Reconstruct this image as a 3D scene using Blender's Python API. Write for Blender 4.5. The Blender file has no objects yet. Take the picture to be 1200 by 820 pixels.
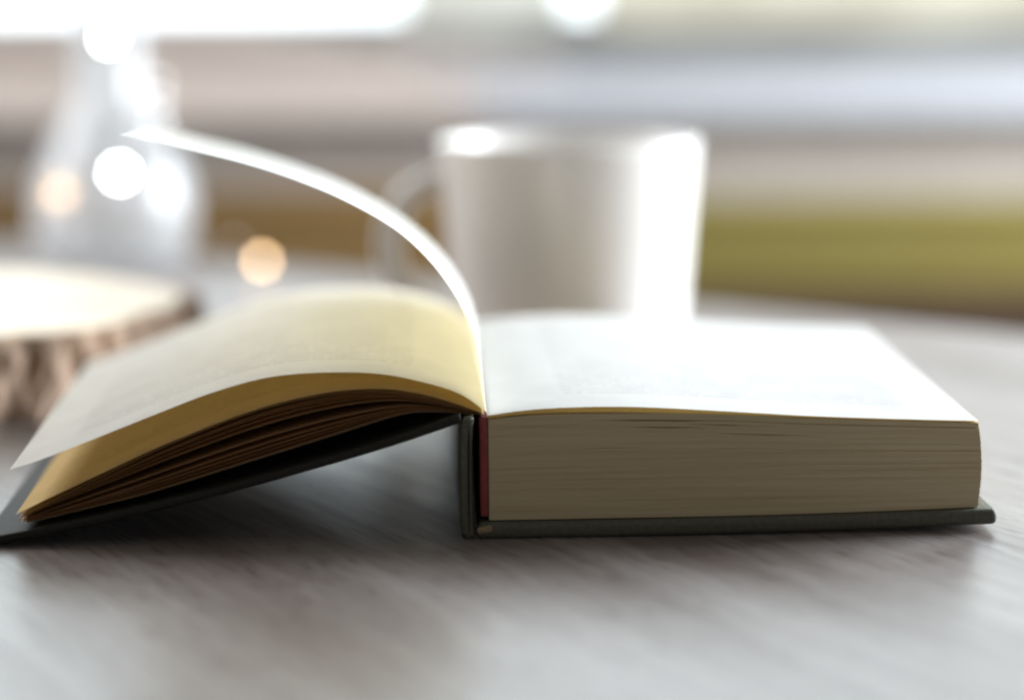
import bpy, bmesh, math, random
from mathutils import Vector, Matrix, Euler
random.seed(7)
R = math.radians
S = bpy.context.scene
COL = S.collection

# ------------------------------------------------------------------ camera
cd = bpy.data.cameras.new('camera')
cam = bpy.data.objects.new('camera', cd); COL.objects.link(cam)
rt = Vector((0.99996192, -0.00123231, -0.00863909))
up = Vector((0.00872654, 0.14120874, 0.98994138))
fw = Vector((0.0, 0.98997908, -0.14121412))
m = Matrix((rt, up, -fw)).transposed().to_4x4()
m.translation = Vector((0, 0, 0.165))
cam.matrix_world = m
cd.sensor_width = 36.0; cd.lens = 100.3
cd.clip_start = 0.02; cd.clip_end = 100
cd.dof.use_dof = True
cd.dof.focus_distance = 0.805
cd.dof.aperture_fstop = 3.2
cd.dof.aperture_blades = 9
cd.dof.aperture_rotation = R(12)
S.camera = cam

# ------------------------------------------------------------------ light
world = bpy.data.worlds.new('World'); S.world = world
world.use_nodes = True
bg = world.node_tree.nodes['Background']
bg.inputs[0].default_value = (1.0, 0.95, 0.90, 1); bg.inputs[1].default_value = 0.13

def area(name, loc, target, sx, sy, power, color):
    l = bpy.data.lights.new(name, 'AREA'); l.shape = 'RECTANGLE'
    l.size = sx; l.size_y = sy; l.energy = power; l.color = color
    o = bpy.data.objects.new(name, l); COL.objects.link(o)
    o.location = loc
    o.rotation_euler = (Vector(target) - Vector(loc)).to_track_quat('-Z', 'Y').to_euler()
    return o
# daylight of the tall side window on the right, just out of frame
area('side_window_light', (1.25, 1.47, 0.36), (0.05, 1.05, 0.03), 0.85, 0.6, 55, (0.84, 0.92, 1.0))

# added soft fill lamp at far left, lifts the left-facing surfaces
area('left_fill_light', (-1.15, 1.55, 0.75), (-0.05, 1.1, 0.03), 0.7, 0.9, 12, (0.97, 0.98, 1.0))

S.view_settings.view_transform = 'Standard'
S.view_settings.look = 'None'
S.view_settings.exposure = 0.46
S.view_settings.gamma = 1.0
S.view_settings.use_curve_mapping = False
S.render.engine = 'CYCLES'
S.cycles.use_denoising = True
S.cycles.filter_width = 2.2
S.cycles.max_bounces = 12
S.cycles.transmission_bounces = 10
S.cycles.transparent_max_bounces = 12
S.cycles.caustics_refractive = True
S.cycles.sample_clamp_indirect = 8.0

# ------------------------------------------------------------------ helpers
def new_mat(name):
    mt = bpy.data.materials.new(name); mt.use_nodes = True
    nt = mt.node_tree
    return mt, nt, nt.nodes['Principled BSDF'], nt.nodes['Material Output']

def nd(nt, kind, **kw):
    n = nt.nodes.new(kind)
    for k, v in kw.items():
        if k.startswith('i_'):
            n.inputs[k[2:].replace('_', ' ')].default_value = v
        else:
            setattr(n, k, v)
    return n

def ramp(nt, fac, stops):
    r = nt.nodes.new('ShaderNodeValToRGB')
    el = r.color_ramp.elements
    while len(el) < len(stops): el.new(0.5)
    for e, (p, c) in zip(el, stops):
        e.position = p; e.color = (c[0], c[1], c[2], 1)
    nt.links.new(fac, r.inputs[0])
    return r

def coords(nt, kind='Object', scale=(1, 1, 1), rot=(0, 0, 0)):
    tc = nt.nodes.new('ShaderNodeTexCoord'); mp = nt.nodes.new('ShaderNodeMapping')
    mp.inputs['Scale'].default_value = scale; mp.inputs['Rotation'].default_value = rot
    nt.links.new(tc.outputs[kind], mp.inputs[0])
    return mp.outputs[0]

def simple(name, col, rough=0.6, var=0.12, scale=40, bump=0.0, spec=0.5, stretch=(1, 1, 1)):
    mt, nt, p, out = new_mat(name)
    co = coords(nt, 'Object', stretch)
    n = nd(nt, 'ShaderNodeTexNoise'); n.inputs['Scale'].default_value = scale; n.inputs['Detail'].default_value = 5
    nt.links.new(co, n.inputs['Vector'])
    lo = tuple(max(0, c * (1 - var)) for c in col); hi = tuple(min(1, c * (1 + var)) for c in col)
    r = ramp(nt, n.outputs[0], [(0.3, lo), (0.7, hi)])
    nt.links.new(r.outputs[0], p.inputs['Base Color'])
    p.inputs['Roughness'].default_value = rough
    p.inputs['Specular IOR Level'].default_value = spec
    if bump:
        b = nd(nt, 'ShaderNodeBump'); b.inputs['Strength'].default_value = bump; b.inputs['Distance'].default_value = 0.001
        nt.links.new(n.outputs[0], b.inputs['Height']); nt.links.new(b.outputs[0], p.inputs['Normal'])
    return mt

def link_mesh(name, verts, faces, mat, parent=None, smooth=True, uvs=None, loc=None):
    me = bpy.data.meshes.new(name)
    me.from_pydata([tuple(v) for v in verts], [], faces)
    if uvs:
        ul = me.uv_layers.new(name='UVMap')
        for lp in me.loops:
            ul.data[lp.index].uv = uvs[lp.vertex_index]
    if smooth:
        for p in me.polygons: p.use_smooth = True
    me.update()
    o = bpy.data.objects.new(name, me); COL.objects.link(o)
    if mat: me.materials.append(mat)
    if parent: o.parent = parent
    if loc: o.location = loc
    return o

def from_bm(name, bm, mat, parent=None, smooth=False, loc=None):
    bmesh.ops.recalc_face_normals(bm, faces=bm.faces)
    me = bpy.data.meshes.new(name); bm.to_mesh(me); bm.free()
    if smooth:
        for p in me.polygons: p.use_smooth = True
    o = bpy.data.objects.new(name, me); COL.objects.link(o)
    if mat: me.materials.append(mat)
    if parent: o.parent = parent
    if loc: o.location = loc
    return o

def empty(name, loc, rz=0.0):
    o = bpy.data.objects.new(name, None); COL.objects.link(o)
    o.location = loc; o.rotation_euler = (0, 0, rz); o.empty_display_size = 0.02
    return o

def tag(o, label=None, cat=None, group=None, kind=None):
    if label: o['label'] = label
    if cat: o['category'] = cat
    if group: o['group'] = group
    if kind: o['kind'] = kind
    return o

def bevel_box(name, lo, hi, mat, parent=None, bev=0.002, seg=3, rot=None, loc=None):
    bm = bmesh.new()
    bmesh.ops.create_cube(bm, size=1.0)
    for v in bm.verts:
        v.co = Vector([lo[i] + (v.co[i] + 0.5) * (hi[i] - lo[i]) for i in range(3)])
    bmesh.ops.bevel(bm, geom=list(bm.edges), offset=bev, segments=seg, profile=0.5, affect='EDGES')
    o = from_bm(name, bm, mat, parent, True, loc)
    if rot: o.rotation_euler = rot
    return o

def spline(pts, n):
    """Catmull-Rom through 2D points, resampled to n evenly spaced points"""
    P = [Vector(p) for p in pts]
    P = [2 * P[0] - P[1]] + P + [2 * P[-1] - P[-2]]
    out = []
    for i in range(1, len(P) - 2):
        for k in range(16):
            t = k / 16
            a, b, c, d = P[i - 1], P[i], P[i + 1], P[i + 2]
            out.append(0.5 * ((2 * b) + (c - a) * t + (2 * a - 5 * b + 4 * c - d) * t * t + (3 * b - a - 3 * c + d) * t ** 3))
    out.append(P[-2])
    L = [0.0]
    for a, b in zip(out, out[1:]): L.append(L[-1] + (b - a).length)
    res, j = [], 0
    for i in range(n):
        s = L[-1] * i / (n - 1)
        while j < len(L) - 2 and L[j + 1] < s: j += 1
        t = (s - L[j]) / max(1e-9, L[j + 1] - L[j])
        res.append(out[j].lerp(out[j + 1], min(1, max(0, t))))
    return res

# ------------------------------------------------------------------ materials
def mat_table():
    mt, nt, p, out = new_mat('table_wood')
    def turned(scale):
        m2_ = nt.nodes.new('ShaderNodeMapping'); m2_.inputs['Scale'].default_value = scale
        nt.links.new(coords(nt, 'Object', (1, 1, 1), (0, 0, R(24))), m2_.inputs[0])
        return m2_.outputs[0]
    co = turned((9, 190, 9))
    n = nd(nt, 'ShaderNodeTexNoise'); n.inputs['Scale'].default_value = 1; n.inputs['Detail'].default_value = 7
    n.inputs['Roughness'].default_value = 0.6; n.inputs['Distortion'].default_value = 0.4
    nt.links.new(co, n.inputs['Vector'])
    co2 = turned((4, 34, 4))
    n2 = nd(nt, 'ShaderNodeTexNoise'); n2.inputs['Scale'].default_value = 1; n2.inputs['Detail'].default_value = 3
    nt.links.new(co2, n2.inputs['Vector'])
    mx = nd(nt, 'ShaderNodeMath', operation='MULTIPLY_ADD')
    mx.inputs[1].default_value = 0.55
    nt.links.new(n2.outputs[0], mx.inputs[0])
    m2 = nd(nt, 'ShaderNodeMath', operation='MULTIPLY'); m2.inputs[1].default_value = 0.45
    nt.links.new(n.outputs[0], m2.inputs[0]); nt.links.new(m2.outputs[0], mx.inputs[2])
    r = ramp(nt, mx.outputs[0], [(0.26, (0.095, 0.066, 0.054)), (0.5, (0.22, 0.19, 0.176)), (0.74, (0.33, 0.30, 0.288))])
    # short dark pores along the grain
    n3 = nd(nt, 'ShaderNodeTexNoise'); n3.inputs['Scale'].default_value = 1; n3.inputs['Detail'].default_value = 2
    nt.links.new(turned((55, 900, 55)), n3.inputs['Vector'])
    po = ramp(nt, n3.outputs[0], [(0.34, (0.45, 0.40, 0.37)), (0.44, (1, 1, 1))])
    mp_ = nd(nt, 'ShaderNodeMix', data_type='RGBA', blend_type='MULTIPLY'); mp_.inputs[0].default_value = 1.0
    nt.links.new(r.outputs[0], mp_.inputs[6]); nt.links.new(po.outputs[0], mp_.inputs[7])
    nt.links.new(mp_.outputs[2], p.inputs['Base Color'])
    rr = ramp(nt, n.outputs[0], [(0.3, (0.41,) * 3), (0.7, (0.31,) * 3)])
    nt.links.new(rr.outputs[0], p.inputs['Roughness'])
    b = nd(nt, 'ShaderNodeBump'); b.inputs['Strength'].default_value = 0.14; b.inputs['Distance'].default_value = 0.0006
    nt.links.new(n.outputs[0], b.inputs['Height']); nt.links.new(b.outputs[0], p.inputs['Normal'])
    return mt

def mat_page(name, text=True, tint=(0.835, 0.84, 0.82), trans=(0.92, 0.79, 0.46), k=0.21, lines=34):
    """thin book paper: diffuse + translucent, printed lines from the UV map"""
    mt, nt, p, out = new_mat(name)
    nt.nodes.remove(p)
    col = nd(nt, 'ShaderNodeRGB'); col.outputs[0].default_value = (*tint, 1)
    tc = nt.nodes.new('ShaderNodeTexCoord')
    nz = nd(nt, 'ShaderNodeTexNoise'); nz.inputs['Scale'].default_value = 9; nz.inputs['Detail'].default_value = 4
    nt.links.new(tc.outputs['UV'], nz.inputs['Vector'])
    blot = ramp(nt, nz.outputs[0], [(0.35, tuple(c * 0.93 for c in tint)), (0.65, tint)])
    base = blot.outputs[0]
    if text:
        sx = nd(nt, 'ShaderNodeSeparateXYZ'); nt.links.new(tc.outputs['UV'], sx.inputs[0])
        def M(op, a, b=None):
            q = nd(nt, 'ShaderNodeMath', operation=op)
            for i, v in enumerate((a, b)):
                if v is None: continue
                if isinstance(v, (int, float)): q.inputs[i].default_value = v
                else: nt.links.new(v, q.inputs[i])
            return q.outputs[0]
        x, y = sx.outputs[0], sx.outputs[1]
        ly = M('MULTIPLY', y, lines)
        fr = M('FRACT', ly)
        band = M('MULTIPLY', M('GREATER_THAN', fr, 0.30), M('LESS_THAN', fr, 0.66))
        row = M('FLOOR', ly)
        cv = nd(nt, 'ShaderNodeCombineXYZ')
        nt.links.new(M('MULTIPLY', x, 95.0), cv.inputs[0]); nt.links.new(M('MULTIPLY', row, 7.3), cv.inputs[1])
        wn = nd(nt, 'ShaderNodeTexNoise'); wn.inputs['Scale'].default_value = 1.0; wn.inputs['Detail'].default_value = 2
        nt.links.new(cv.outputs[0], wn.inputs['Vector'])
        words = M('GREATER_THAN', wn.outputs[0], 0.42)
        cv2 = nd(nt, 'ShaderNodeCombineXYZ')
        nt.links.new(M('MULTIPLY', row, 3.7), cv2.inputs[0])
        wn2 = nd(nt, 'ShaderNodeTexWhiteNoise'); nt.links.new(cv2.outputs[0], wn2.inputs['Vector'])
        endx = M('SUBTRACT', 0.88, M('MULTIPLY', M('GREATER_THAN', wn2.outputs[0], 0.78), 0.35))
        inx = M('MULTIPLY', M('GREATER_THAN', x, 0.16), M('LESS_THAN', x, endx))
        iny = M('MULTIPLY', M('GREATER_THAN', y, 0.12), M('LESS_THAN', y, 0.90))
        ink = M('MULTIPLY', M('MULTIPLY', band, words), M('MULTIPLY', inx, iny))
        ink = M('MULTIPLY', ink, 0.22)
        mxc = nd(nt, 'ShaderNodeMix', data_type='RGBA')
        nt.links.new(ink, mxc.inputs[0]); nt.links.new(base, mxc.inputs[6])
        mxc.inputs[7].default_value = (0.08, 0.08, 0.085, 1)
        base = mxc.outputs[2]
    d = nd(nt, 'ShaderNodeBsdfDiffuse'); nt.links.new(base, d.inputs[0])
    t = nd(nt, 'ShaderNodeBsdfTranslucent'); t.inputs[0].default_value = (*trans, 1)
    ms = nd(nt, 'ShaderNodeMixShader'); ms.inputs[0].default_value = k
    nt.links.new(d.outputs[0], ms.inputs[1]); nt.links.new(t.outputs[0], ms.inputs[2])
    nt.links.new(ms.outputs[0], out.inputs[0])
    return mt

def mat_block():
    mt, nt, p, out = new_mat('page_edges')
    co = coords(nt, 'Object', (18, 18, 900))
    n = nd(nt, 'ShaderNodeTexNoise'); n.inputs['Scale'].default_value = 1; n.inputs['Detail'].default_value = 4
    nt.links.new(co, n.inputs['Vector'])
    r = ramp(nt, n.outputs[0], [(0.28, (0.60, 0.50, 0.31)), (0.55, (0.66, 0.565, 0.37)), (0.75, (0.69, 0.60, 0.41))])
    nt.links.new(r.outputs[0], p.inputs['Base Color'])
    p.inputs['Roughness'].default_value = 0.85; p.inputs['Specular IOR Level'].default_value = 0.15
    return mt

def mat_glass(name, rough=0.0, tint=(1, 1, 1)):
    mt, nt, p, out = new_mat(name)
    p.inputs['Base Color'].default_value = (*tint, 1)
    p.inputs['Transmission Weight'].default_value = 1.0
    p.inputs['Roughness'].default_value = rough
    p.inputs['IOR'].default_value = 1.47
    p.inputs['Specular IOR Level'].default_value = 0.15
    # white mixed in, paints the pale sky seen through clear glass
    d = nd(nt, 'ShaderNodeBsdfTranslucent'); d.inputs[0].default_value = (0.93, 0.94, 0.95, 1)
    d2 = nd(nt, 'ShaderNodeBsdfDiffuse'); d2.inputs[0].default_value = (0.9, 0.9, 0.9, 1)
    m1 = nd(nt, 'ShaderNodeMixShader'); m1.inputs[0].default_value = 0.15
    nt.links.new(d.outputs[0], m1.inputs[1]); nt.links.new(d2.outputs[0], m1.inputs[2])
    ms = nd(nt, 'ShaderNodeMixShader'); ms.inputs[0].default_value = 0.30
    nt.links.new(p.outputs[0], ms.inputs[1]); nt.links.new(m1.outputs[0], ms.inputs[2])
    nt.links.new(ms.outputs[0], out.inputs[0])
    return mt

def mat_pane():
    mt, nt, p, out = new_mat('window_glass')
    nt.nodes.remove(p)
    g = nd(nt, 'ShaderNodeBsdfGlossy'); g.inputs['Roughness'].default_value = 0.02
    t = nd(nt, 'ShaderNodeBsdfTransparent'); t.inputs[0].default_value = (0.96, 0.98, 0.97, 1)
    fr = nd(nt, 'ShaderNodeFresnel'); fr.inputs[0].default_value = 1.45
    ms = nd(nt, 'ShaderNodeMixShader')
    nt.links.new(fr.outputs[0], ms.inputs[0]); nt.links.new(t.outputs[0], ms.inputs[1]); nt.links.new(g.outputs[0], ms.inputs[2])
    nt.links.new(ms.outputs[0], out.inputs[0])
    return mt

def mat_emit(name, col, strength):
    mt, nt, p, out = new_mat(name)
    nt.nodes.remove(p)
    e = nd(nt, 'ShaderNodeEmission'); e.inputs[0].default_value = (*col, 1); e.inputs[1].default_value = strength
    nt.links.new(e.outputs[0], out.inputs[0])
    return mt

def mat_slice_top():
    mt, nt, p, out = new_mat('cut_wood')
    co = coords(nt, 'Object', (1, 1, 0.2))
    w = nd(nt, 'ShaderNodeTexWave', wave_type='RINGS', rings_direction='Z')
    w.inputs['Scale'].default_value = 55; w.inputs['Distortion'].default_value = 3.5; w.inputs['Detail'].default_value = 3
    w.inputs['Detail Scale'].default_value = 0.6
    nt.links.new(co, w.inputs['Vector'])
    r = ramp(nt, w.outputs[0], [(0.1, (0.66, 0.50, 0.32)), (0.6, (0.84, 0.71, 0.52)), (0.95, (0.88, 0.78, 0.60))])
    nt.links.new(r.outputs[0], p.inputs['Base Color'])
    p.inputs['Roughness'].default_value = 0.45
    return mt

M_table = mat_table()
M_pageT = mat_page('printed_paper')
M_page = mat_page('plain_paper', text=False)
M_pageW = mat_page('curled_paper', text=True, k=0.30, trans=(0.95, 0.78, 0.40))
M_filtered = mat_page('filtered_light_paper', text=False, tint=(0.62, 0.44, 0.26), trans=(0.85, 0.50, 0.20), k=0.25)  # brown tint paints the light filtered through several leaves
M_glowpage = mat_page('glow_tinted_paper', text=True, tint=(0.76, 0.57, 0.30))  # golden tint paints the light shining through the leaf above
M_block = mat_block()
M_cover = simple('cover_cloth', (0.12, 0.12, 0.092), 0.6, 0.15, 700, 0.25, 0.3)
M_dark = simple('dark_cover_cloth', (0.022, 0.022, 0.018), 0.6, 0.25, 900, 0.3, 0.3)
M_red = simple('red_lining', (0.30, 0.06, 0.06), 0.7, 0.25, 500, 0.3)
M_tan = simple('bare_board', (0.36, 0.28, 0.15), 0.8, 0.3, 700, 0.3)
M_mug = simple('white_glaze', (0.84, 0.80, 0.755), 0.22, 0.03, 30, 0.0, 0.5)
M_bark = simple('bark', (0.36, 0.255, 0.19), 0.9, 0.65, 60, 0.8, 0.2, (1, 1, 0.25))
M_cut = mat_slice_top()
M_glass = mat_glass('sky_whitened_glass', 0.06)
M_pane = mat_pane()
M_olive = simple('olive_fabric', (0.29, 0.235, 0.07), 0.9, 0.15, 300, 0.3, 0.15)
M_brown = simple('ochre_brown_fabric', (0.20, 0.12, 0.045), 0.9, 0.15, 300, 0.3, 0.15)
M_wall = simple('taupe_wall_paint', (0.39, 0.34, 0.30), 0.8, 0.05, 18, 0.1, 0.25)
M_sill = simple('pale_grey_paint', (0.41, 0.41, 0.435), 0.5, 0.03, 14)
M_frame = simple('grey_frame_paint', (0.36, 0.358, 0.35), 0.4, 0.04, 14)
M_cloth = simple('pinkish_linen', (0.50, 0.425, 0.375), 0.9, 0.08, 120, 0.3, 0.1)
M_wire = simple('copper_wire', (0.45, 0.27, 0.14), 0.35, 0.1, 50)
M_sky = mat_emit('bright_overcast_sky', (0.88, 0.94, 1.0), 2.9)
M_house = simple('pale_yellow_render', (0.78, 0.72, 0.52), 0.9, 0.06, 3)
M_coolglint = mat_emit('cool_glint', (0.93, 0.96, 1.0), 30)  # cool emitters stand in for white glints on the glass
M_dimglint = mat_emit('dim_cool_glint', (0.90, 0.93, 1.0), 2.0)
M_softglint = mat_emit('soft_cool_glint', (0.90, 0.95, 1.0), 3.2)
M_warmbulb = mat_emit('warm_bulb', (1.0, 0.66, 0.36), 12)

# ------------------------------------------------------------------ setting
WYAW = R(-3)
WO = Vector((0.0, 1.93, 0.0))            # foot of the window wall, seen from the table
wall = bevel_box('wall', (-2.2, 0.0, -0.80), (2.0, 0.16, 0.046), M_wall, None, 0.002, 2)
wall.location = WO; wall.rotation_euler = (0, 0, WYAW); tag(wall, kind='structure')

sky = link_mesh('sky', [(-7, 6, -2.5), (8, 6, -2.5), (8, 6, 5.5), (-7, 6, 5.5)], [(0, 1, 2, 3)], M_sky, None, False)
tag(sky, kind='structure')

win = empty('window', WO, WYAW)
tag(win, 'wide window with grey frame and white sill above the taupe wall', 'window')
# sill with a sloping nosing
pr = [(-0.020, 0.0475), (-0.0205, 0.0500), (-0.018, 0.0530), (0.012, 0.0725), (0.020, 0.0745), (0.10, 0.0745), (0.10, 0.0475)]
V = [(-2.2, y, z) for y, z in pr] + [(2.0, y, z) for y, z in pr]
k = len(pr)
link_mesh('sill', V, [tuple(range(k))[::-1], tuple(range(k, 2 * k))] + [(i, (i + 1) % k, k + (i + 1) % k, k + i) for i in range(k)], M_sill, win, False)
# stepped lower rail of the sash
bevel_box('bottom_rail', (-2.2, 0.055, 0.0755), (2.0, 0.115, 0.092), M_frame, win, 0.003, 3)
bevel_box('sash_rail', (-2.2, 0.070, 0.0925), (2.0, 0.110, 0.116), M_frame, win, 0.003, 3)
for x in (-1.75, -0.62, 0.62, 1.75):
    bevel_box('mullion', (x - 0.03, 0.068, 0.1165), (x + 0.03, 0.112, 1.30), M_frame, win, 0.003, 3)
bevel_box('top_rail', (-2.2, 0.066, 1.3005), (2.0, 0.114, 1.36), M_frame, win, 0.003, 3)
for a, b in ((-1.719, -0.651), (-0.589, 0.589), (0.651, 1.719)):
    bevel_box('pane', (a, 0.088, 0.1165), (b, 0.092, 1.2995), M_pane, win, 0.0005, 1)

# table: one big board, its far edge running from right-near to left-far
TA = R(-40)
table = empty('table', (0.0, 1.376, 0.0), TA)
tag(table, 'grey brown wooden table with diagonal grain and a soft sheen under the book', 'table')
bevel_box('tabletop', (-1.1, -1.25, -0.032), (1.1, 0.0, 0.0), M_table, table, 0.004, 4)

# ------------------------------------------------------------------ book
BY = R(2.1)
book = empty('book', (-0.01338, 0.78475, 0.0), BY)
tag(book, 'open hardback book with dark cover and cream pages lying on the table', 'book')
mm = 0.001
D = 200.0     # page height, runs away from the camera

def sheet(name, near, far, mat, parent, n=40, nv=14, v0=0.0, v1=D, flip=False, wav=0.0):
    A = spline(near, n); B = spline(far, n)
    V, F, U = [], [], []
    for j in range(nv + 1):
        t = j / nv
        for i in range(n):
            p = A[i].lerp(B[i], t)
            dw = wav * math.sin(3.1 * t + 0.11 * i) * (i / n)
            V.append((p[0] * mm, (v0 + (v1 - v0) * t) * mm, (p[1] + dw) * mm))
            U.append((i / (n - 1), t))
    for j in range(nv):
        for i in range(n - 1):
            a = j * n + i
            f = (a, a + 1, a + n + 1, a + n)
            F.append(f[::-1] if flip else f)
    return link_mesh(name, V, F, mat, parent, True, U)

def slab(name, lower, upper, mat, parent, n=40, v0=-3.0, v1=D + 3, bev=0.8):
    """board between a lower and an upper profile, extruded along the depth"""
    A = spline(lower, n); B = spline(upper, n)
    bm = bmesh.new()
    ring = [(p[0], p[1]) for p in A] + [(p[0], p[1]) for p in reversed(B)]
    f0 = [bm.verts.new((x * mm, v0 * mm, z * mm)) for x, z in ring]
    f1 = [bm.verts.new((x * mm, v1 * mm, z * mm)) for x, z in ring]
    k = len(ring)
    bm.faces.new(f0); bm.faces.new(list(reversed(f1)))
    for i in range(k): bm.faces.new((f0[i], f1[i], f1[(i + 1) % k], f0[(i + 1) % k]))
    bmesh.ops.recalc_face_normals(bm, faces=bm.faces)
    sharp = [e for e in bm.edges if len(e.link_faces) == 2 and e.calc_face_angle() > R(40)]
    bmesh.ops.bevel(bm, geom=sharp, offset=bev * mm, segments=3, profile=0.5, affect='EDGES')
    o = from_bm(name, bm, mat, parent, True)
    return o

# boards and spine
slab('back_cover', [(3.4, 0.2), (50, 0.15), (100, 0.8), (149.5, 1.9)], [(3.4, 4.6), (50, 4.7), (100, 5.2), (149.5, 6.3)], M_cover, book, bev=1.5)
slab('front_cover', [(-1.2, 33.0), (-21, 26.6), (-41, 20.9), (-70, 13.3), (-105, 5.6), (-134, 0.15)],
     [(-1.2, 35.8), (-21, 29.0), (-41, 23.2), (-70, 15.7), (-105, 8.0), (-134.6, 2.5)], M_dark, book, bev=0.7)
sp = [(-1.0, 0.1), (-1.5, 8), (-1.6, 18), (-1.4, 28), (-0.7, 34.6)]
so = [(2.3, 0.1), (1.9, 8), (1.7, 18), (1.9, 28), (2.6, 34.9)]
slab('spine', sp, so, M_cover, book, bev=1.2)
# cloth roll at the head of the spine joint and the worn corner beneath
bevel_box('worn_corner', (3.6 * mm, -3.25 * mm, 0.6 * mm), (8.0 * mm, -2.0 * mm, 2.6 * mm), M_tan, book, 0.0006, 2).rotation_euler = (0, R(-12), 0)
bevel_box('spine_lining', (4.1 * mm, -0.6 * mm, 6.0 * mm), (6.4 * mm, 199 * mm, 34.2 * mm), M_red, book, 0.0006, 3)

# right-hand text block: every leaf is a thin layer with its own small offset
NB = 92
top = [(6.6, 33.4), (14, 34.2), (24, 34.7), (37, 34.7), (52, 34.6), (73, 33.9), (97, 32.5), (121, 31.4), (144.3, 30.5)]
bot = [(6.6, 4.95), (14, 4.95), (24, 4.95), (37, 4.98), (52, 5.0), (73, 5.1), (97, 5.35), (121, 5.85), (144.4, 6.45)]
TA_, BA_ = spline(top, 26), spline(bot, 26)
V, F = [], []
gaps = {6: (0.34, 0.07, 0.5), 12: (0.36, 0.05, 0.35), 9: (0.47, 0.05, 0.25), 17: (0.55, 0.08, 0.2), 30: (0.25, 0.06, 0.12)}
def prof(t, x):
    a = BA_; b = TA_
    return a[x].lerp(b[x], t)
for k in range(NB):
    t0 = 1 - (k + 0.94) / NB; t1 = 1 - k / NB
    off = random.uniform(-0.16, 0.16) + (random.random() < 0.08) * random.uniform(-0.35, 0.3)
    tm = (t0 + t1) / 2
    fe = 1.0 * math.sin(math.pi * tm) + random.uniform(-0.12, 0.12)
    base = len(V)
    for x in range(26):
        p0, p1 = prof(t0, x), prof(t1, x)
        s = x / 25
        g = 0.0
        if k in gaps:
            c, w_, h = gaps[k]; g = h * math.exp(-((s - c) / w_) ** 2)
        xe = fe * s
        y0 = off * (0.6 + 0.4 * math.sin(k + 3 * s))
        for vv in (y0, D - 0.5 + off):
            V.append(((p0[0] + xe) * mm, vv * mm, p0[1] * mm))
            V.append(((p1[0] + xe) * mm, vv * mm, (p1[1] - g) * mm))
    for x in range(25):
        a = base + x * 4; b = a + 4
        F += [(a, b, b + 1, a + 1), (a + 2, a + 3, b + 3, b + 2), (a + 1, b + 1, b + 3, a + 3), (a, a + 2, b + 2, b)]
    a = base; F.append((a, a + 1, a + 3, a + 2))
    a = base + 100; F.append((a, a + 2, a + 3, a + 1))
blk = link_mesh('page_block', V, F, M_block, book, False)
tag(blk, kind='stuff')

# the open right-hand page and the leaves just under it
RN = [(6.3, 34.6), (13.2, 35.6), (22.8, 36.4), (37.1, 36.7), (51.4, 36.3), (72.9, 34.9), (96.9, 33.2), (121, 32.0), (144.3, 31.1)]
for q in range(2):
    s = 1 - q * 0.2
    A = [(x + (-0.15 * q if i == len(RN) - 1 else 0), TA_[0][1] * 0 + z - q * (0.35 + 1.25 * math.exp(-((x - 42) / 34) ** 2))) for i, (x, z) in enumerate(RN)]
    B = [(x, z - 0.2) for x, z in A]
    sheet('leaf', A, B, M_pageT if q == 0 else M_glowpage, book, 36, 10, v0=random.uniform(-0.2, 0.25) if q else -0.2)

# left-hand leaves, fanned out between the gutter and the front cover
LA = [(6.1, 35.6), (-1.0, 40.7), (-10.4, 44.0), (-23.9, 46.8), (-40.2, 47.3), (-54.9, 46.1), (-69.6, 42.3), (-82.7, 37.6), (-105.8, 28.8), (-118.7, 24.0), (-126.6, 21.6)]
LB = [(5.4, 35.2), (-5.7, 39.3), (-15.2, 41.7), (-24.7, 42.7), (-38.9, 41.7), (-57.9, 37.3), (-81.8, 28.5), (-100.9, 20.0), (-115.3, 13.4), (-123.9, 9.2)]
LC = [(4.6, 34.9), (-8.2, 36.2), (-17.7, 35.7), (-34.4, 30.8), (-58.2, 23.6), (-86.9, 15.0), (-105.9, 10.4), (-122.8, 6.6)]
sheet('leaf', LA, LA, M_pageT, book, 48, 14, flip=True, wav=0.25)
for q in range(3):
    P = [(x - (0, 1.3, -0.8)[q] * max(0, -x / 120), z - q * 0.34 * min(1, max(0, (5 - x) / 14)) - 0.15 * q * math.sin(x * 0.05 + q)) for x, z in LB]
    sheet('leaf', P, P, M_glowpage, book, 44, 10, v0=random.uniform(-0.3, 0.3), flip=True)
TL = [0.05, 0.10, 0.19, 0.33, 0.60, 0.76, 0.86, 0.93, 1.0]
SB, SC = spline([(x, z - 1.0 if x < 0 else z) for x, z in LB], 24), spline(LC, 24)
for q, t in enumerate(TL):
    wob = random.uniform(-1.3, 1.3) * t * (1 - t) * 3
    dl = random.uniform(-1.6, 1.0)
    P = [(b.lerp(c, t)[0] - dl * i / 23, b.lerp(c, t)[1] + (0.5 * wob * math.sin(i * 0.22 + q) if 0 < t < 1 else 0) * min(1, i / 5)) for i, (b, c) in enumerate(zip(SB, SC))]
    sheet('leaf', P, P, M_filtered, book, 36, 8, v0=random.uniform(-0.4, 0.4), flip=True)
P = [(x, z - 0.5 * min(1, max(0, (4 - x) / 16))) for x, z in LC]
sheet('endpaper', P, P, M_page, book, 36, 8, v0=0.0, flip=True)

# the single leaf standing up and curling over to the left
CN = [(6.1, 35.8), (4.6, 48.3), (2.3, 59.1), (-3.0, 69.5), (-10.0, 78.8), (-19.3, 87.2), (-33.3, 95.4), (-47.2, 101.5), (-61.1, 106.3), (-77.4, 110.6), (-93.5, 114.6)]
CF = [(6.9, 36.0), (3.6, 45.6), (-4.6, 58.8), (-16.9, 70.6), (-34.5, 81.6), (-52.2, 89.0), (-69.6, 94.6), (-84.4, 98.2), (-103.0, 102.6)]
cu = sheet('curled_leaf', CN, CF, M_pageW, book, 48, 16, flip=True, wav=0.7)
tag(cu, 'single page standing up and curling over to the left')

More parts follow.
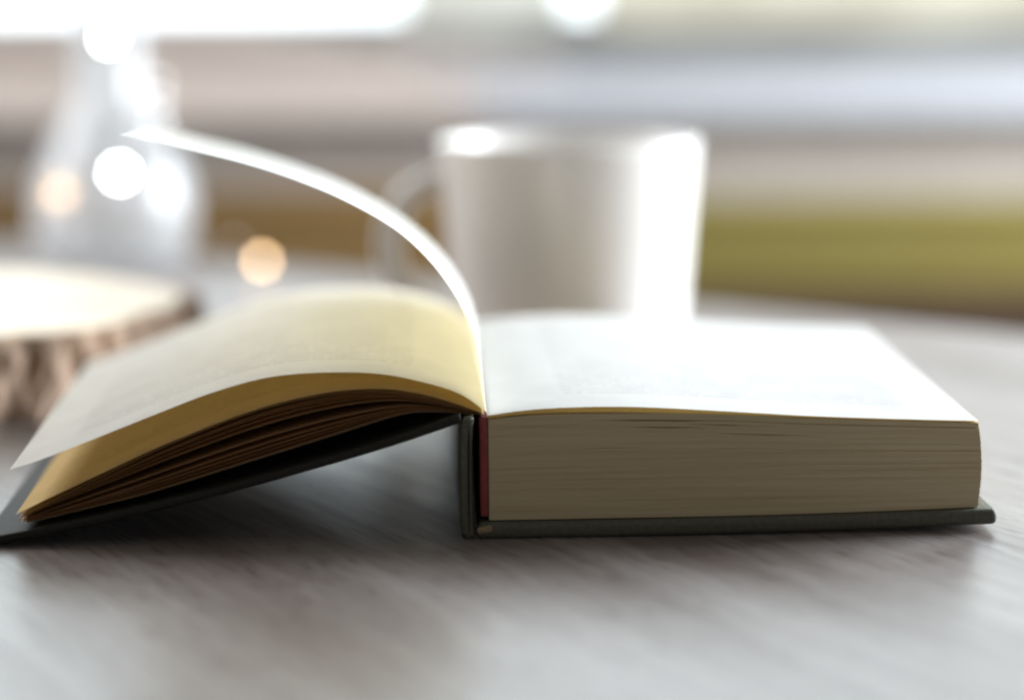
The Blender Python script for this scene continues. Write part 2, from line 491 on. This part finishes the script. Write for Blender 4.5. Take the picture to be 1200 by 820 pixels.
# ------------------------------------------------------------------ mug
mug = empty('mug', (0.0228, 1.125, 0.0))
tag(mug, 'white mug standing behind the open book', 'mug')
def lathe(name, profile, mat, parent, n=64, loc=None):
    bm = bmesh.new()
    rings = []
    for r_, z in profile:
        if r_ < 1e-6: rings.append([bm.verts.new((0, 0, z))])
        else: rings.append([bm.verts.new((r_ * math.cos(2 * math.pi * i / n), r_ * math.sin(2 * math.pi * i / n), z)) for i in range(n)])
    for A, B in zip(rings, rings[1:]):
        if len(A) == 1 and len(B) == 1: continue
        for i in range(n):
            j = (i + 1) % n
            if len(A) == 1: bm.faces.new((A[0], B[i], B[j]))
            elif len(B) == 1: bm.faces.new((A[i], A[j], B[0]))
            else: bm.faces.new((A[i], A[j], B[j], B[i]))
    return from_bm(name, bm, mat, parent, True, loc)
lathe('body', [(0, 0.003), (0.040, 0.003), (0.0415, 0.0005), (0.0435, 0.0008), (0.0452, 0.004), (0.0462, 0.02), (0.0490, 0.055), (0.0512, 0.084), (0.0515, 0.0868), (0.0508, 0.0882),
               (0.0492, 0.0884), (0.0480, 0.0870), (0.0474, 0.080), (0.0456, 0.05), (0.0430, 0.014), (0.040, 0.009), (0, 0.008)], M_mug, mug)

def tube(name, pts, rad, mat, parent, n=12, sq=1.0):
    bm = bmesh.new(); rings = []
    P = [Vector(p) for p in pts]
    prev = None
    for i, p in enumerate(P):
        t = (P[min(i + 1, len(P) - 1)] - P[max(i - 1, 0)]).normalized()
        if prev is None:
            nrm = t.orthogonal().normalized()
        else:
            nrm = (prev - t * prev.dot(t)).normalized()
        prev = nrm; bn = t.cross(nrm)
        rings.append([bm.verts.new(p + nrm * rad * math.cos(2 * math.pi * k / n) + bn * rad * sq * math.sin(2 * math.pi * k / n)) for k in range(n)])
    for A, B in zip(rings, rings[1:]):
        for k in range(n): bm.faces.new((A[k], A[(k + 1) % n], B[(k + 1) % n], B[k]))
    bm.faces.new(rings[0]); bm.faces.new(list(reversed(rings[-1])))
    return from_bm(name, bm, mat, parent, True)
hp = []
for i in range(25):
    a = R(100) + R(160) * i / 24            # ear shaped handle on the left side
    hp.append((-0.0465 + 0.024 * math.cos(a) * (1.05), 0.012 * math.cos(a) * -0.6, 0.046 + 0.027 * math.sin(a)))
tube('handle', hp, 0.0042, M_mug, mug, 12, 1.3)

# ------------------------------------------------------------------ wood slice
sl = empty('wood_slice', (-0.247, 1.075, 0.0))
tag(sl, 'thick round slice of pale wood with rough bark edge at the left', 'wood slice')
n = 120; H = 0.0315
rad = [0.122 + 0.003 * math.sin(3 * 2 * math.pi * i / n + 1) + 0.002 * math.sin(7 * 2 * math.pi * i / n) for i in range(n)]
V = [(0, 0, H)]; F = []
for rr in (0.35, 0.7, 0.96):
    for i in range(n):
        a = 2 * math.pi * i / n
        V.append((rad[i] * rr * math.cos(a), rad[i] * rr * math.sin(a), H))
for i in range(n):
    V.append((rad[i] * 0.963 * math.cos(2 * math.pi * i / n), rad[i] * 0.963 * math.sin(2 * math.pi * i / n), 0.0005))
for i in range(n):
    j = (i + 1) % n
    F.append((0, 1 + i, 1 + j))
    for k in range(3): F.append((1 + k * n + i, 1 + (k + 1) * n + i, 1 + (k + 1) * n + j, 1 + k * n + j))
link_mesh('cut_face', V, F, M_cut, sl, False)
# bark: ridged plates right round the rim
V, F = [], []
nb, nz_ = 240, 7
for z in range(nz_):
    t = z / (nz_ - 1)
    for i in range(nb):
        a = 2 * math.pi * i / nb
        r0 = rad[int(i * n / nb) % n]
        rg = 0.0035 * abs(math.sin(i * 0.55 + 0.8 * math.sin(t * 4 + i * 0.13))) + random.uniform(-0.0008, 0.0012)
        edge = -0.002 if z in (0, nz_ - 1) else 0
        r_ = r0 + rg + edge
        V.append((r_ * math.cos(a), r_ * math.sin(a), 0.0004 + t * (H - 0.0008 + random.uniform(-0.001, 0.0004))))
for i in range(nb):
    a = 2 * math.pi * i / nb; r0 = rad[int(i * n / nb) % n] * 0.955
    V.append((r0 * math.cos(a), r0 * math.sin(a), H - 0.0012))
for z in range(nz_):
    for i in range(nb):
        j = (i + 1) % nb
        F.append((z * nb + i, z * nb + j, (z + 1) * nb + j, (z + 1) * nb + i))
link_mesh('bark', V, F, M_bark, sl, False)

# ------------------------------------------------------------------ bottle, string of warm lights and glowing glints
bot_ = empty('glass_bottle', (-0.2075, 1.488, 0.0))
tag(bot_, 'round bellied glass bottle with pale neck standing behind the wood slice', 'bottle')
outer = [(0, 0.0006), (0.030, 0.0006), (0.036, 0.002), (0.041, 0.012), (0.0425, 0.028), (0.040, 0.046), (0.033, 0.062), (0.024, 0.076), (0.0185, 0.090), (0.0172, 0.11), (0.0172, 0.165), (0.0195, 0.170), (0.0195, 0.176)]
inner = [(max(0, r_ - 0.002), z if z > 0.003 else 0.004) for r_, z in outer]
lathe('bottle_glass', outer + [(0.018, 0.177)] + inner[::-1][1:], M_glass, bot_, 48)

lights = empty('lights_and_glints', (-0.19, 1.46, 0.0))
tag(lights, 'string of tiny warm lights, with glowing beads added for white glass glints, around the bottle', 'string lights')
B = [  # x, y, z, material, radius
    (-0.2033, 1.455, 0.1190, M_coolglint, 0.0024), (-0.1797, 1.462, 0.0960, M_softglint, 0.0022), (-0.1800, 1.462, 0.0870, M_softglint, 0.0022),
    (-0.1803, 1.462, 0.0780, M_softglint, 0.0022), (-0.1989, 1.450, 0.0507, M_coolglint, 0.0030), (-0.2303, 1.46, 0.0397, M_warmbulb, 0.0027),
    (-0.2383, 1.47, 0.0309, M_dimglint, 0.0025), (-0.1755, 1.472, 0.0422, M_dimglint, 0.0030), (-0.1928, 1.458, 0.0336, M_dimglint, 0.0022),
    (-0.1421, 1.46, 0.0134, M_dimglint, 0.0015), (-0.1265, 1.44, 0.0062, M_warmbulb, 0.0026)]
off = Vector((-0.19, 1.46, 0.0))
path = []
for i, b in enumerate(B):
    p = Vector(b[:3]) - off + Vector((0, 0.0025, 0))
    path.append(p)
wp = []
for a, b in zip(path, path[1:]):
    for k in range(10):
        t = k / 10; q = a.lerp(b, t); q.y += 0.004 * math.sin(math.pi * t); q.z = max(0.001, q.z - 0.004 * math.sin(math.pi * t)); wp.append(q)
wp.append(path[-1])
tube('wire', wp, 0.00035, M_wire, lights, 6)
for x, y, z, mt, r_ in B:  # warm ones are lights, cool ones glowing beads painted as glass glints
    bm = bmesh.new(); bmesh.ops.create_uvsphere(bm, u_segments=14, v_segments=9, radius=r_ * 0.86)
    from_bm('bulb_glint', bm, mt, lights, True, Vector((x, y, z)) - off)

# ------------------------------------------------------------------ bench cushions by the wall
def cushion(name, x0, x1, y0, y1, z0, z1, mat, label):
    t = empty(name, WO, WYAW)
    tag(t, label, 'cushion', 'cushions along the window wall')
    bevel_box('cover', (x0, y0, z0), (x1, y1, z1), mat, t, 0.006, 4)
    zz = z1 - 0.007
    tube('piping', [(x0 + 0.012, y0 - 0.001, zz), ((x0 + x1) / 2, y0 - 0.0015, zz + 0.001), (x1 - 0.012, y0 - 0.001, zz)], 0.0020, mat, t, 8)
    return t
cushion('bench_cushion', 0.02, 1.2, -0.050, -0.004, -0.066, -0.006, M_olive, 'long olive green cushion against the wall, right of the mug')
cushion('bench_cushion', -0.50, 0.01, -0.050, -0.004, -0.42, 0.002, M_brown, 'ochre brown cushion against the wall, seen beneath the curled page')

pn = empty('shade_strip', WO, WYAW)  # dark strip added for the brown shade under the olive cushion
tag(pn, 'dark brown strip standing for the shade just below the olive cushion', 'shade_strip')
M_shadestrip = simple('shade_strip_brown', (0.12, 0.075, 0.045), 0.6, 0.3, 30, 0.2, 0.3, (1, 1, 12))
bevel_box('shade_strip_top', (0.02, -0.060, -0.085), (1.2, -0.004, -0.0665), M_shadestrip, pn, 0.003, 3)
bevel_box('shade_strip_front', (0.02, -0.052, -0.45), (1.2, -0.030, -0.0853), M_shadestrip, pn, 0.003, 3)

# cloth shape added for the warm pinkish tone on the sill
cl = empty('sill_tone_cloth', WO, WYAW)
tag(cl, 'pinkish beige cloth shape added for the warm tone on the window sill, left of the mug', 'cloth')
for k in range(5):
    bevel_box('fold', (-0.62 + 0.012 * k, 0.022 + 0.004 * k, 0.0750 + 0.0072 * k), (0.03 - 0.05 * k, 0.052, 0.0818 + 0.0072 * k), M_cloth, cl, 0.003, 4)

# its front sheet is added to turn the shaded sill nosing beige
pc = [(0.024, 0.0775), (0.018, 0.0762), (0.010, 0.0728), (-0.004, 0.0640), (-0.0215, 0.0520), (-0.0235, 0.0480)]
NX = 40
V, F = [], []
for i in range(NX):
    t = i / (NX - 1); x = -0.60 + 0.57 * t
    for q, (y, z) in enumerate(pc):
        w_ = 0.0012 * math.sin(x * 70 + q) * (q / 5)
        V.append((x + 0.022 * (q - 3) * t, y - abs(w_), z + abs(w_)))
for i in range(NX - 1):
    for q in range(len(pc) - 1):
        a = i * len(pc) + q; F.append((a, a + 1, a + len(pc) + 1, a + len(pc)))
link_mesh('nosing_tone_sheet', V, F, M_cloth, cl)

# sheer curtains added before the window for a backlit cream glow
def curtain(x0, x1, y, z0, z1, mat):
    V, F, n, nz2 = [], [], 120, 8
    for j in range(nz2 + 1):
        z = z0 + (z1 - z0) * j / nz2
        for i in range(n):
            t = i / (n - 1); x = x0 + (x1 - x0) * t
            V.append((x, y + 0.0012 * math.sin(x * 62 + 0.8 * math.sin(x * 9)) + 0.0006 * math.sin(x * 23), z + 0.002 * math.sin(x * 40)))
    for j in range(nz2):
        for i in range(n - 1):
            a = j * n + i; F.append((a, a + 1, a + n + 1, a + n))
    o = link_mesh('curtain', V, F, mat, None, True)
    o.location = WO; o.rotation_euler = (0, 0, WYAW)
    return o
M_sheer = mat_page('sheer_cream_fabric', text=False, tint=(0.80, 0.74, 0.60), trans=(0.84, 0.76, 0.60), k=0.58)
cu2 = curtain(-0.075, 0.036, 0.04, 0.108, 0.27, mat_page('thin_cream_fabric', text=False, tint=(0.85, 0.82, 0.74), trans=(0.92, 0.88, 0.78), k=0.72))
tag(cu2, 'narrow cream curtain added before the window for its backlit glow, straight above the mug', 'curtain', 'added curtains at the window')
cu_ = curtain(0.058, 1.75, 0.04, 0.108, 0.27, M_sheer)  # kept low so the table mirrors open sky above it
tube('added_curtain_rod', [(-0.08, 0.04, 0.271), (0.9, 0.04, 0.271), (1.76, 0.04, 0.271)], 0.004, M_frame, cu_, 10)  # unseen rod added to carry the low curtains
tag(cu_, 'wide sheer cream curtain added before the window for its backlit glow at the upper right', 'curtain', 'added curtains at the window')
